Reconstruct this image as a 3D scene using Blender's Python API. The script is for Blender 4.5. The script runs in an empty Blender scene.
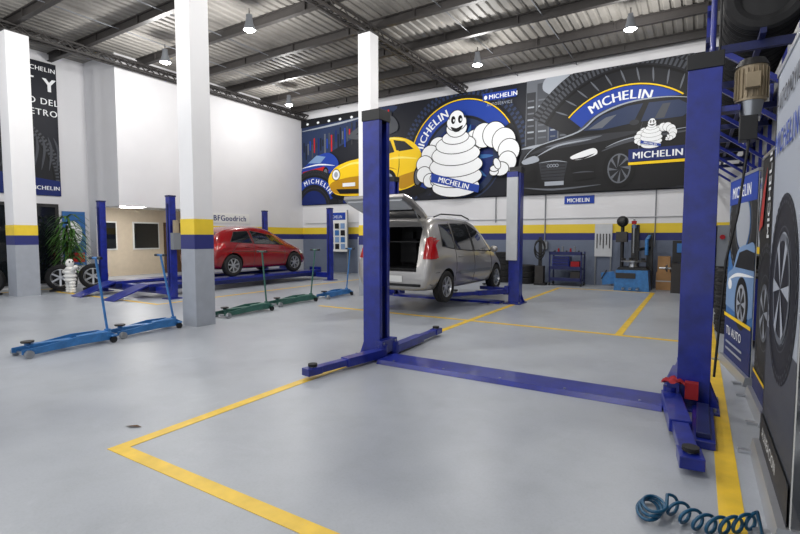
import bpy, bmesh, math, random
from mathutils import Vector, Matrix
from mathutils.geometry import tessellate_polygon
from mathutils.bvhtree import BVHTree
random.seed(4)
pi=math.pi
scene=bpy.context.scene
try:
    scene.view_settings.view_transform='Standard'
    scene.view_settings.look='None'
except Exception: pass

# ------------------------------------------------------------ materials
def S(r,g,b):
    f=lambda c:((c/255)/12.92 if c/255<=0.04045 else (((c/255)+.055)/1.055)**2.4)
    return (f(r),f(g),f(b))
def mat(name,col,rough=.5,metal=0.,var=0.,scale=6.,bump=0.,emit=0.,coat=0.,spec=None,worn=None):
    m=bpy.data.materials.new(name); m.use_nodes=True
    nt=m.node_tree; b=nt.nodes['Principled BSDF']
    b.inputs['Base Color'].default_value=(*col,1)
    b.inputs['Roughness'].default_value=rough
    b.inputs['Metallic'].default_value=metal
    if coat: b.inputs['Coat Weight'].default_value=coat; b.inputs['Coat Roughness'].default_value=.05
    if spec is not None: b.inputs['Specular IOR Level'].default_value=spec
    if emit:
        b.inputs['Emission Color'].default_value=(*col,1); b.inputs['Emission Strength'].default_value=emit
    if var or bump:
        tc=nt.nodes.new('ShaderNodeTexCoord'); n=nt.nodes.new('ShaderNodeTexNoise')
        n.inputs['Scale'].default_value=scale; n.inputs['Detail'].default_value=6
        nt.links.new(tc.outputs['Object'],n.inputs['Vector'])
        if var:
            r=nt.nodes.new('ShaderNodeValToRGB')
            r.color_ramp.elements[0].position=.3; r.color_ramp.elements[1].position=.7
            r.color_ramp.elements[0].color=(*[max(0,c*(1-var)) for c in col],1)
            r.color_ramp.elements[1].color=(*[min(1,c*(1+var)) for c in col],1)
            nt.links.new(n.outputs['Fac'],r.inputs['Fac']); last=r.outputs['Color']
            if worn:
                n2=nt.nodes.new('ShaderNodeTexNoise'); n2.inputs['Scale'].default_value=22; n2.inputs['Detail'].default_value=8; n2.inputs['Roughness'].default_value=.75
                nt.links.new(tc.outputs['Object'],n2.inputs['Vector'])
                r2=nt.nodes.new('ShaderNodeValToRGB'); r2.color_ramp.elements[0].position=.62; r2.color_ramp.elements[1].position=.70
                r2.color_ramp.elements[0].color=(0,0,0,1); r2.color_ramp.elements[1].color=(.8,.8,.8,1); nt.links.new(n2.outputs['Fac'],r2.inputs['Fac'])
                mx=nt.nodes.new('ShaderNodeMix'); mx.data_type='RGBA'; nt.links.new(r2.outputs['Color'],mx.inputs[0]); nt.links.new(last,mx.inputs[6]); mx.inputs[7].default_value=(*worn,1); last=mx.outputs[2]
            nt.links.new(last,b.inputs['Base Color'])
        if bump:
            bp=nt.nodes.new('ShaderNodeBump'); bp.inputs['Strength'].default_value=bump; bp.inputs['Distance'].default_value=.02
            nt.links.new(n.outputs['Fac'],bp.inputs['Height']); nt.links.new(bp.outputs['Normal'],b.inputs['Normal'])
    return m
M={}
M['white']=mat('white_paint',S(226,226,228),.6,var=.02,scale=1.5)
M['whiteg']=mat('white_plastic',S(225,225,222),.4)
M['yel']=mat('yellow_paint',S(232,200,50),.5,var=.06,scale=5)
M['yelline']=mat('floor_marking_yellow',S(232,192,48),.42,var=.14,scale=5,worn=S(190,170,110))
M['blueband']=mat('blue_band',S(38,44,110),.5)
M['graybase']=mat('gray_base_paint',S(160,165,174),.55,var=.05)
M['blue']=mat('lift_blue_paint',S(20,36,132),.32,var=.28,scale=7,coat=.3,worn=S(56,62,96))
M['blued']=mat('lift_dark_blue',S(18,28,82),.4,var=.2,scale=9,worn=S(60,62,75))
M['blue2']=mat('jack_blue',S(52,112,172),.4,var=.2,scale=12,worn=S(80,90,100))
M['green']=mat('jack_green',S(50,96,86),.4,var=.2,scale=12,worn=S(80,85,80))
M['black']=mat('black_plastic',S(22,22,24),.45)
M['rub']=mat('tyre_rubber',S(26,26,28),.75,var=.15,scale=20)
M['dark']=mat('dark_steel',S(44,41,40),.5,var=.15,scale=6)
M['steel']=mat('steel',S(165,168,172),.3,metal=.9)
M['alu']=mat('alloy_rim',S(190,192,196),.3,metal=.7)
M['gray']=mat('gray_plastic',S(120,124,130),.5)
M['lgray']=mat('light_gray_paint',S(190,193,197),.5,var=.04)
M['silver']=mat('silver_car_paint',S(170,167,164),.28,metal=.5,coat=.8)
M['red']=mat('red_car_paint',S(128,4,14),.25,coat=.8)
M['glass']=mat('dark_glass',S(20,24,28),.06,coat=.5)
M['tail']=mat('tail_lamp_red',S(170,12,16),.15,coat=1.)
M['lampw']=mat('clear_lamp',S(215,220,225),.1,coat=1.)
M['beige']=mat('beige_paint',S(205,190,168),.6,var=.04)
M['card']=mat('cardboard',S(170,130,88),.8,var=.1)
M['motor']=mat('motor_beige',S(150,135,110),.5,var=.1)
M['leaf']=mat('leaf_green',S(66,108,42),.5,var=.4,scale=3)
M['soil']=mat('trunk_brown',S(90,66,45),.8,var=.2)
M['emit']=mat('lamp_glow',(1,.98,.94),.5,emit=30)
M['ragred']=mat('red_cloth',S(150,25,35),.9)
M['hose']=mat('hose_blue',S(16,78,112),.3)
M['interior']=mat('car_interior',S(34,33,34),.8,var=.15)
def ink(n,*c): M[n]=mat('print_'+n,S(*c),.5,spec=.25)
ink('i_night',20,23,34); ink('i_night2',38,52,84); ink('i_blue',28,62,156); ink('i_blued',18,36,100); ink('i_white',238,240,242)
ink('i_black',10,10,13); ink('i_dark',25,26,31); ink('i_dgray',46,48,54); ink('i_gray',98,102,110); ink('i_lgray',160,166,176)
ink('i_yel',246,204,20); ink('i_yelh',252,232,110); ink('i_yeld',186,136,12); ink('i_red',186,30,28); ink('i_sky',120,150,190); ink('i_teal',60,110,170); ink('i_vdk',16,16,19); ink('i_mid',70,73,80)

# ------------------------------------------------------------ mesh builder
class B:
    def __init__(s,name): s.name=name; s.v=[]; s.f=[]; s.mi=[]; s.sm=[]; s.mats=[]
    def m(s,k):
        mm=M[k] if isinstance(k,str) else k
        if mm not in s.mats: s.mats.append(mm)
        return s.mats.index(mm)
    def add(s,vs,fs,k,T=None,smooth=False):
        o=len(s.v); i=s.m(k)
        for p in vs:
            p=Vector(p); s.v.append(T@p if T is not None else p)
        for f in fs:
            s.f.append([o+a for a in f]); s.mi.append(i); s.sm.append(smooth)
    def box(s,c,d,k,T=None,rz=0,rx=0,ry=0):
        x,y,z=[a/2 for a in d]
        L=Matrix.Translation(Vector(c))@Matrix.Rotation(rz,4,'Z')@Matrix.Rotation(ry,4,'Y')@Matrix.Rotation(rx,4,'X')
        if T is not None: L=T@L
        vs=[(-x,-y,-z),(x,-y,-z),(x,y,-z),(-x,y,-z),(-x,-y,z),(x,-y,z),(x,y,z),(-x,y,z)]
        s.add(vs,[(0,3,2,1),(4,5,6,7),(0,1,5,4),(1,2,6,5),(2,3,7,6),(3,0,4,7)],k,L)
    def bb(s,a,b,k,T=None):
        s.box([(a[i]+b[i])/2 for i in range(3)],[abs(b[i]-a[i]) for i in range(3)],k,T)
    def beam(s,p0,p1,w,h,k,T=None,taper=1.):
        p0=Vector(p0);p1=Vector(p1); d=p1-p0; L=d.length; d.normalize()
        up=Vector((0,0,1)) if abs(d.z)<.95 else Vector((0,1,0))
        sx=d.cross(up).normalized(); uz=sx.cross(d)
        vs=[]
        for q,t in((p0,1.),(p1,taper)):
            for a,b in((-1,-1),(1,-1),(1,1),(-1,1)): vs.append(q+sx*a*w/2*t+uz*b*h/2*t)
        s.add(vs,[(0,1,2,3),(7,6,5,4),(0,4,5,1),(1,5,6,2),(2,6,7,3),(3,7,4,0)],k,T)
    def cyl(s,p0,p1,r0,r1,k,n=16,T=None,caps=True):
        p0=Vector(p0);p1=Vector(p1); d=(p1-p0).normalized()
        up=Vector((0,0,1)) if abs(d.z)<.9 else Vector((1,0,0))
        a=d.cross(up).normalized(); b=d.cross(a)
        vs=[]
        for q,r in((p0,r0),(p1,r1)):
            for i in range(n):
                t=2*pi*i/n; vs.append(q+a*r*math.cos(t)+b*r*math.sin(t))
        s.add(vs,[(i,(i+1)%n,n+(i+1)%n,n+i) for i in range(n)],k,T,True)
        if caps: s.add(vs,[list(range(n))[::-1],list(range(n,2*n))],k,T)
    def lathe(s,prof,k,T=None,n=32,smooth=True):
        vs=[]
        for r,h in prof:
            for i in range(n):
                t=2*pi*i/n; vs.append((r*math.cos(t),r*math.sin(t),h))
        for j in range(len(prof)-1):
            kk=k[j] if isinstance(k,list) else k
            s.add([vs[j*n+i] for i in range(n)]+[vs[(j+1)*n+i] for i in range(n)],
                  [(i,(i+1)%n,n+(i+1)%n,n+i) for i in range(n)],kk,T,smooth)
    def tube(s,pts,r,k,n=8,T=None):
        pts=[Vector(p) for p in pts]; N=len(pts); vs=[]; prev=None
        for i,p in enumerate(pts):
            d=(pts[min(i+1,N-1)]-pts[max(i-1,0)]).normalized()
            if prev is None:
                up=Vector((0,0,1)) if abs(d.z)<.9 else Vector((1,0,0)); a=d.cross(up).normalized()
            else: a=(prev-d*prev.dot(d)).normalized()
            prev=a; b=d.cross(a)
            for j in range(n):
                t=2*pi*j/n; vs.append(p+a*r*math.cos(t)+b*r*math.sin(t))
        fs=[(i*n+j,i*n+(j+1)%n,(i+1)*n+(j+1)%n,(i+1)*n+j) for i in range(N-1) for j in range(n)]
        s.add(vs,fs,k,T,True); s.add(vs,[list(range(n)),list(range((N-1)*n,N*n))],k,T)
    def ball(s,c,r,k,n=16,T=None):
        r=(r,r,r) if not hasattr(r,'__len__') else r; vs=[];m=n//2
        for j in range(m+1):
            ph=pi*j/m
            for i in range(n):
                t=2*pi*i/n; vs.append((c[0]+r[0]*math.sin(ph)*math.cos(t),c[1]+r[1]*math.sin(ph)*math.sin(t),c[2]+r[2]*math.cos(ph)))
        s.add(vs,[(j*n+i,(j+1)*n+i,(j+1)*n+(i+1)%n,j*n+(i+1)%n) for j in range(m) for i in range(n)],k,T,True)
    def prism(s,pts,axis,a,b,k,T=None):
        def P(p,t):
            return {'x':(t,p[0],p[1]),'y':(p[0],t,p[1]),'z':(p[0],p[1],t)}[axis]
        n=len(pts); vs=[P(p,a) for p in pts]+[P(p,b) for p in pts]
        tri=tessellate_polygon([[Vector((p[0],p[1],0)) for p in pts]])
        fs=[t for t in tri]+[tuple(n+i for i in t) for t in tri]+[(i,(i+1)%n,n+(i+1)%n,n+i) for i in range(n)]
        s.add(vs,fs,k,T)
    def obj(s,parent=None,bevel=0,loc=None,rz=0):
        me=bpy.data.meshes.new(s.name); me.from_pydata([tuple(p) for p in s.v],[],s.f); me.update()
        for mm in s.mats: me.materials.append(mm)
        me.polygons.foreach_set('material_index',s.mi); me.polygons.foreach_set('use_smooth',s.sm)
        bm=bmesh.new(); bm.from_mesh(me); bmesh.ops.recalc_face_normals(bm,faces=bm.faces); bm.to_mesh(me); bm.free()
        o=bpy.data.objects.new(s.name,me); scene.collection.objects.link(o)
        if parent: o.parent=parent
        if loc: o.location=loc
        if rz: o.rotation_euler=(0,0,rz)
        if bevel:
            bv=o.modifiers.new('bevel','BEVEL'); bv.width=bevel; bv.segments=2; bv.limit_method='ANGLE'; bv.angle_limit=math.radians(50)
        return o
def empty(name,loc=(0,0,0),rz=0):
    e=bpy.data.objects.new(name,None); scene.collection.objects.link(e); e.location=loc; e.rotation_euler=(0,0,rz); return e

# ------------------------------------------------------------ flat print art
def smoothpoly(pts,sub=6):
    n=len(pts); out=[]
    for i in range(n):
        p0,p1,p2,p3=[Vector(pts[(i+k-1)%n]) for k in range(4)]
        for j in range(sub):
            t=j/sub
            out.append(tuple(.5*((2*p1)+(-p0+p2)*t+(2*p0-5*p1+4*p2-p3)*t*t+(-p0+3*p1-3*p2+p3)*t**3)))
    return out
_tc={}
def text_mesh(ch):
    if ch in _tc: return _tc[ch]
    cu=bpy.data.curves.new('t','FONT'); cu.body=ch; cu.size=1; cu.resolution_u=3
    ob=bpy.data.objects.new('t',cu); scene.collection.objects.link(ob)
    dg=bpy.context.evaluated_depsgraph_get(); me=bpy.data.meshes.new_from_object(ob.evaluated_get(dg))
    vs=[(v.co.x,v.co.y) for v in me.vertices]; fs=[tuple(p.vertices) for p in me.polygons]
    bpy.data.objects.remove(ob); bpy.data.curves.remove(cu); bpy.data.meshes.remove(me)
    w=max([v[0] for v in vs]) if vs else .3
    _tc[ch]=(vs,fs,w); return _tc[ch]
class Art:
    def __init__(s,b,P,rect): s.b=b; s.P=P; s.r=rect; s.L=0
    def _c(s,p): return (min(max(p[0],s.r[0]),s.r[1]),min(max(p[1],s.r[2]),s.r[3]))
    def poly(s,pts,k,smooth=False):
        if smooth: pts=smoothpoly(pts)
        pts=[s._c(p) for p in pts]; s.L+=1
        tri=tessellate_polygon([[Vector((p[0],p[1],0)) for p in pts]])
        s.b.add([s.P(p[0],p[1],s.L) for p in pts],tri,k)
    def rect_(s,a0,b0,a1,b1,k): s.poly([(a0,b0),(a1,b0),(a1,b1),(a0,b1)],k)
    def stroke(s,pts,w,k):
        P=[Vector(p) for p in pts]; out=[]
        for i in range(len(P)-1):
            p0=P[max(i-1,0)];p1=P[i];p2=P[i+1];p3=P[min(i+2,len(P)-1)]
            for j in range(6):
                t=j/6; out.append(.5*((2*p1)+(-p0+p2)*t+(2*p0-5*p1+4*p2-p3)*t*t+(-p0+3*p1-3*p2+p3)*t**3))
        out.append(P[-1]); n=len(out); vs=[]; s.L+=1
        for i,p in enumerate(out):
            d=(out[min(i+1,n-1)]-out[max(i-1,0)]).normalized(); q=Vector((-d.y,d.x))*w/2*(.15+.85*math.sin(pi*i/(n-1)))
            for v in(p+q,p-q): c=s._c(v); vs.append(s.P(c[0],c[1],s.L))
        s.b.add(vs,[(2*i,2*i+1,2*i+3,2*i+2) for i in range(n-1)],k)
    def ell(s,cx,cz,rx,rz,k,n=32,rot=0):
        s.poly([(cx+rx*math.cos(t)*math.cos(rot)-rz*math.sin(t)*math.sin(rot),cz+rx*math.cos(t)*math.sin(rot)+rz*math.sin(t)*math.cos(rot)) for t in [2*pi*i/n for i in range(n)]],k)
    def puff(s,cx,cz,rx,rz,rot=0,o=.04):
        s.ell(cx,cz,rx+o,rz+o,'i_black',rot=rot); s.ell(cx,cz,rx,rz,'i_white',rot=rot)
    def ring(s,cx,cz,r0,r1,a0,a1,k,n=40,sq=1.):
        s.L+=1; A=[math.radians(a0+(a1-a0)*i/n) for i in range(n+1)]
        vs=[]
        for a in A:
            for r in(r0,r1):
                p=s._c((cx+r*sq*math.cos(a),cz+r*math.sin(a))); vs.append(s.P(p[0],p[1],s.L))
        s.b.add(vs,[(2*i,2*i+1,2*i+3,2*i+2) for i in range(n)],k)
    def text(s,t,x,z,h,k,rot=0,sx=1.,bold=0.):
        s.L+=1; cx=0; c,sn=math.cos(rot),math.sin(rot)
        for ch in t:
            if ch==' ': cx+=.35*h*sx; continue
            vs,fs,w=text_mesh(ch)
            for dx in ((0,bold) if bold else (0,)):
                pts=[]
                for v in vs:
                    px=cx+(v[0]*sx+dx)*h; pz=v[1]*h
                    q=s._c((x+px*c-pz*sn,z+px*sn+pz*c)); pts.append(s.P(q[0],q[1],s.L+dx))
                s.b.add(pts,fs,k)
            cx+=(w*sx+.1)*h
        return cx
    def arctext(s,t,cx,cz,r,a0,a1,h,k,sx=1.):
        ws=[text_mesh(ch)[2]+.12 for ch in t]; tot=sum(ws); acc=0
        for i,ch in enumerate(t):
            a=math.radians(a0+(a1-a0)*(acc+ws[i]/2)/tot); acc+=ws[i]
            w=text_mesh(ch)[2]*h*sx/2; rot=a-pi/2
            x=cx+r*math.cos(a)-w*math.cos(rot); z=cz+r*math.sin(a)-w*math.sin(rot)
            s.text(ch,x,z,h,k,rot=rot,sx=sx,bold=.06); s.L-=1
        s.L+=1
    def tyre(s,cx,cz,ro,ri,a0=0,a1=360,sq=1.,n=56,base='i_dark',lug='i_dgray'):
        s.ring(cx,cz,ri,ro,a0,a1,base,n=60,sq=sq)
        s.ring(cx,cz,ri+(ro-ri)*.12,ri+(ro-ri)*.16,a0,a1,lug,n=60,sq=sq)
        s.ring(cx,cz,ri+(ro-ri)*.68,ri+(ro-ri)*.72,a0,a1,'i_black',n=60,sq=sq)
        s.L+=1; r0=ri+(ro-ri)*.75; r1=ri+(ro-ri)*.87
        for i in range(n):
            a=a0+(a1-a0)*i/n; d=(a1-a0)/n*.55
            s.ring(cx,cz,r0,r1-.01,a,a+d,lug,n=2,sq=sq); s.L-=1
            s.ring(cx,cz,r1+.01,ro*.995,a+d*.8,a+d*1.7,lug,n=2,sq=sq); s.L-=1
        s.L+=1
    def mascot(s,x,z,k):
        q=lambda a,b,ra,rb,rot=0:s.puff(x+a*k,z+b*k,ra*k,rb*k,rot,o=.03*k)
        for a,b,r in((-.8,.6,.38),(-1.15,.32,.38),(-1.4,-.05,.36),(-1.42,-.45,.33),(-1.15,-.7,.29),(-.9,-.72,.22)): q(a,b,r,r*.92)
        for a,b,r in((.72,.66,.40),(1.08,.82,.44),(1.5,.8,.46),(1.86,.55,.45),(2.05,.18,.41),(2.0,-.2,.35)): q(a,b,r*.95,r)
        q(1.75,-.45,.30,.24); q(1.5,-.55,.16,.12); q(1.52,-.42,.16,.1); q(1.62,-.25,.11,.2,.4)
        for b,ra,rb in((-1.0,.98,.38),(-.62,1.08,.40),(-.2,1.1,.42),(.22,1.0,.4),(.6,.82,.34),(.86,.55,.24)): q(-.05,b,ra,rb)
        s.poly([(x-1.08*k,z-.42*k),(x+.95*k,z-1.0*k),(x+.9*k,z-1.27*k),(x-1.1*k,z-.76*k)],'i_blue')
        s.text('MICHELIN',x-.8*k,z-.76*k,.28*k,'i_white',rot=-.28,bold=.06)
        q(0,1.2,.42,.32); q(0,1.42,.40,.30); q(0,1.56,.30,.30)
        s.ell(x,z+1.45*k,.36*k,.22*k,'i_white')
        s.ell(x-.14*k,z+1.52*k,.09*k,.15*k,'i_black'); s.ell(x+.15*k,z+1.52*k,.09*k,.15*k,'i_black')
        s.ell(x-.11*k,z+1.5*k,.03*k,.05*k,'i_white'); s.ell(x+.18*k,z+1.5*k,.03*k,.05*k,'i_white')
        s.poly([(x-.24*k,z+1.27*k),(x,z+1.2*k),(x+.26*k,z+1.28*k),(x+.12*k,z+1.08*k),(x-.1*k,z+1.08*k)],'i_black',True)

# ------------------------------------------------------------ room
def banded(name,bands,bumpy=True):
    m=bpy.data.materials.new(name); m.use_nodes=True; nt=m.node_tree; b=nt.nodes['Principled BSDF']
    g=nt.nodes.new('ShaderNodeNewGeometry'); sx=nt.nodes.new('ShaderNodeSeparateXYZ'); nt.links.new(g.outputs['Position'],sx.inputs[0])
    mr=nt.nodes.new('ShaderNodeMapRange'); mr.inputs['From Max'].default_value=8; nt.links.new(sx.outputs['Z'],mr.inputs['Value'])
    r=nt.nodes.new('ShaderNodeValToRGB'); r.color_ramp.interpolation='CONSTANT'
    r.color_ramp.elements[0].color=(*bands[0][1],1); r.color_ramp.elements[1].position=bands[1][0]/8; r.color_ramp.elements[1].color=(*bands[1][1],1)
    for z,c in bands[2:]:
        e=r.color_ramp.elements.new(z/8); e.color=(*c,1)
    nt.links.new(mr.outputs['Result'],r.inputs['Fac'])
    n=nt.nodes.new('ShaderNodeTexNoise'); n.inputs['Scale'].default_value=1.2; n.inputs['Detail'].default_value=5; nt.links.new(g.outputs['Position'],n.inputs['Vector'])
    mx=nt.nodes.new('ShaderNodeMix'); mx.data_type='RGBA'; mx.blend_type='MULTIPLY'; mx.inputs[0].default_value=.12
    nt.links.new(r.outputs['Color'],mx.inputs[6]); nt.links.new(n.outputs['Fac'],mx.inputs[7]); nt.links.new(mx.outputs[2],b.inputs['Base Color'])
    b.inputs['Roughness'].default_value=.6
    if bumpy:
        cb=nt.nodes.new('ShaderNodeCombineXYZ'); 
        ad=nt.nodes.new('ShaderNodeMath'); ad.operation='ADD'; nt.links.new(sx.outputs['X'],ad.inputs[0]); nt.links.new(sx.outputs['Y'],ad.inputs[1])
        nt.links.new(ad.outputs[0],cb.inputs['X']); nt.links.new(sx.outputs['Z'],cb.inputs['Y'])
        br=nt.nodes.new('ShaderNodeTexBrick'); br.inputs['Scale'].default_value=1; br.inputs['Brick Width'].default_value=.4; br.inputs['Row Height'].default_value=.2
        br.inputs['Mortar Size'].default_value=.008; br.inputs['Color1'].default_value=(1,1,1,1); br.inputs['Color2'].default_value=(1,1,1,1); br.inputs['Mortar'].default_value=(0,0,0,1)
        nt.links.new(cb.outputs[0],br.inputs['Vector']); bp=nt.nodes.new('ShaderNodeBump'); bp.inputs['Strength'].default_value=.35; bp.inputs['Distance'].default_value=.01
        nt.links.new(br.outputs['Color'],bp.inputs['Height']); nt.links.new(bp.outputs['Normal'],b.inputs['Normal'])
    return m
WH=S(222,222,225)
M['wallb']=banded('block_wall_banded',[(0,S(104,114,134)),(1.38,S(36,44,110)),(1.62,S(232,202,50)),(1.9,WH)])
M['walll']=banded('left_wall_banded',[(0,S(190,192,198)),(1.38,S(40,48,118)),(1.62,S(232,202,50)),(1.9,WH)],False)
M['plain']=banded('white_plaster',[(0,WH),(3,WH)],False)
M['grayw']=banded('gray_plaster',[(0,S(110,112,116)),(3,S(135,136,138))],True)

def floor_mat():
    m=bpy.data.materials.new('epoxy_floor'); m.use_nodes=True; nt=m.node_tree; b=nt.nodes['Principled BSDF']
    g=nt.nodes.new('ShaderNodeNewGeometry')
    def noise(s,d,ro=.6,dist=0.,sc=None):
        n=nt.nodes.new('ShaderNodeTexNoise'); n.inputs['Scale'].default_value=s; n.inputs['Detail'].default_value=d; n.inputs['Roughness'].default_value=ro; n.inputs['Distortion'].default_value=dist
        if sc:
            mp=nt.nodes.new('ShaderNodeMapping'); mp.inputs['Scale'].default_value=sc; nt.links.new(g.outputs['Position'],mp.inputs['Vector']); nt.links.new(mp.outputs[0],n.inputs['Vector'])
        else: nt.links.new(g.outputs['Position'],n.inputs['Vector'])
        return n
    def ramp(n,p0,c0,p1,c1):
        r=nt.nodes.new('ShaderNodeValToRGB'); e=r.color_ramp.elements; e[0].position=p0;e[1].position=p1;e[0].color=(*c0,1);e[1].color=(*c1,1)
        nt.links.new(n.outputs['Fac'] if hasattr(n,'outputs') else n,r.inputs['Fac']); return r
    n1=noise(.6,8,.6,.6); r1=ramp(n1,.3,S(158,163,172),.7,S(174,179,186))
    n2=noise(3,8,.6,.3); r2=ramp(n2,.25,(.86,.86,.85),.55,(1,1,1))
    n3=noise(60,3); r3=ramp(n3,.2,(.84,.84,.84),.55,(1,1,1))
    n4=noise(16,8,.8); r4=ramp(n4,.66,(1,1,1),.76,(.6,.58,.55))
    n5=noise(1.6,9,.7,.8); r5=ramp(n5,.58,(0,0,0),.78,(.06,.06,.06))
    def mul(a,bb,f,mode='MULTIPLY'):
        mx=nt.nodes.new('ShaderNodeMix'); mx.data_type='RGBA'; mx.blend_type=mode; mx.inputs[0].default_value=f
        nt.links.new(a,mx.inputs[6]); nt.links.new(bb,mx.inputs[7]); return mx.outputs[2]
    c=mul(r1.outputs[0],r2.outputs[0],.6); c=mul(c,r3.outputs[0],.5); c=mul(c,r4.outputs[0],.5); c=mul(c,r5.outputs[0],1.,'ADD')
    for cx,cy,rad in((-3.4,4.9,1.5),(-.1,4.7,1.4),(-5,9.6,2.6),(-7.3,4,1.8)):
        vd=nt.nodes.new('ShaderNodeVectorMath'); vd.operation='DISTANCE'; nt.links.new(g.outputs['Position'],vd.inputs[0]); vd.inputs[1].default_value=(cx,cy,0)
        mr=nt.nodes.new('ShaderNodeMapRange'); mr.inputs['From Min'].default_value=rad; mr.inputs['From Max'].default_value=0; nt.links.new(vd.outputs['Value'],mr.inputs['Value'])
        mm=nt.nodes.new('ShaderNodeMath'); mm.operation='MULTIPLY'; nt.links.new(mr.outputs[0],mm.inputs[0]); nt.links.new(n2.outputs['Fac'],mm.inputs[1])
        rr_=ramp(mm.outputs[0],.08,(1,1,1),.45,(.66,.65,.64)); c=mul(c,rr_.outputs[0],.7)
    nt.links.new(c,b.inputs['Base Color'])
    rr=nt.nodes.new('ShaderNodeMapRange'); rr.inputs['From Min'].default_value=.3; rr.inputs['From Max'].default_value=.7; rr.inputs['To Min'].default_value=.30; rr.inputs['To Max'].default_value=.42; nt.links.new(n1.outputs['Fac'],rr.inputs['Value']); nt.links.new(rr.outputs[0],b.inputs['Roughness'])
    b.inputs['Specular IOR Level'].default_value=.4
    return m
M['floor']=floor_mat()
M['roof']=mat('roof_foil',S(134,131,126),.6,var=.2,scale=1.6,bump=.5)

b=B('floor'); b.bb((-20,-5,-.1),(1.15,16.2,0),'floor'); b.obj()
b=B('wall_back'); b.bb((-15.2,16,0),(1.15,16.2,7),'wallb'); b.obj()
b=B('wall_left')
b.bb((-15.2,11.1,0),(-15,16,7),'walll'); b.bb((-15.2,8,2.45),(-15,11.1,7),'plain'); b.obj()
b=B('wall_left_return'); b.bb((-16.8,8,2.45),(-15.2,8.2,7),'plain'); b.bb((-16.8,8,0),(-16.4,8.2,2.45),'plain'); b.obj()
b=B('wall_left_front'); b.bb((-17,-5,0),(-16.8,8.2,7),'plain'); b.obj()
b=B('wall_right'); b.bb((.95,-5,0),(1.15,16,7),'grayw'); b.obj()
b=B('wall_office'); b.bb((-19.2,8.2,0),(-19,13,2.6),'beige'); b.bb((-19,12.8,0),(-15.2,13,2.6),'beige')
for y in(8.9,10.6): 
    b.bb((-18.99,y,1.0),(-18.96,y+1.1,2.1),'whiteg'); b.bb((-18.97,y+.06,1.06),(-18.94,y+1.04,2.04),'glass')
b.bb((-18.99,11.9,0),(-18.95,12.7,2.1),'soil'); b.obj()
b=B('ceiling_office'); b.bb((-19.2,8.2,2.6),(-15.2,13,2.7),'whiteg'); b.obj()
b=B('ceiling'); xs=[]; x=-17.1; i=0
vs=[];
while x<1.3:
    xs.append((x,7.0+(.0,.035,.035,.0)[i%4])); x+=(.03,.05,.03,.12)[i%4]; i+=1
for x,z in xs: vs+= [(x,-5,z),(x,16.2,z)]
b.add(vs,[(2*i,2*i+2,2*i+3,2*i+1) for i in range(len(xs)-1)],'roof')
b.bb((-17.1,-5,7.05),(1.3,16.2,7.1),'roof'); b.obj()
b=B('roof_purlins')
for i in range(12):
    y=15.35-i*1.66
    b.bb((-16.8,y-.06,6.76),(.95,y+.06,6.79),'dark'); b.bb((-16.8,y-.06,6.97),(.95,y+.06,7.0),'dark'); b.bb((-16.8,y-.015,6.79),(.95,y+.06,6.97),'dark')
    for x in range(-16,1,2): b.bb((x-.02,y-.06,6.79),(x+.02,y-.015,6.97),'dark')
for x in (-12.9,-11,-5.3,-3.4):
    b.tube([(x,-4,6.86),(x,16,6.86)],.012,'gray',6)
b.obj()
def truss(x):
    b=B('roof_truss')
    for z in(6.56,6.76):
        for dx in(-.1,.1): b.bb((x+dx-.025,-4.5,z-.025),(x+dx+.025,16,z+.025),'dark')
    y=-4.5; s=0
    while y<15.9:
        for dx in(-.1,.1): b.beam((x+dx,y,6.56 if s else 6.76),(x+dx,y+.25,6.76 if s else 6.56),.025,.025,'dark')
        b.beam((x-.1,y,6.56),(x+.1,y+.25,6.56),.025,.025,'dark')
        y+=.25; s=1-s
    b.obj()
for x in(-14.7,-7.2,.55): truss(x)
def column(x,y,w,ztop=6.54):
    b=B('support_column'); h=w/2
    for z0,z1,k,e in((0,1.0,'graybase',.004),(1.0,1.3,'graybase',.003),(1.3,1.54,'blueband',.005),(1.54,1.8,'yel',.005),(1.8,ztop,'white',0)):
        b.bb((x-h-e,y-h-e,z0),(x+h+e,y+h+e,z1),k)
    b.box((x,y,ztop+.005),(w+.1,w+.1,.02),'dark')
    b.obj()
column(-7.25,5.15,.36); column(-7.2,10.1,.36); column(-14.75,5.4,.5)

b=B('floor_marking')
def fl(x0,y0,x1,y1,w=.105):
    z=.003
    if abs(x1-x0)<1e-6: b.bb((x0-w/2,min(y0,y1),.0),(x0+w/2,max(y0,y1),z),'yelline')
    else: b.bb((min(x0,x1),y0-w/2,.0),(max(x0,x1),y0+w/2,z),'yelline')
fl(-3.46,1.7275,-3.46,14.55); fl(-3.4075,1.78,.14,1.78); fl(.2,.5,.2,15,.12); fl(-7.0,7.95,-3.513,7.95); fl(-3.407,7.95,.14,7.95)
fl(-1.0,8.003,-1.0,14.447); fl(-3.407,14.5,-.95,14.5); fl(-10.2,6.253,-10.2,14); fl(-15,6.2,-10.15,6.2); fl(-15.9,3,-15.9,7)
b.obj()

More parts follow.
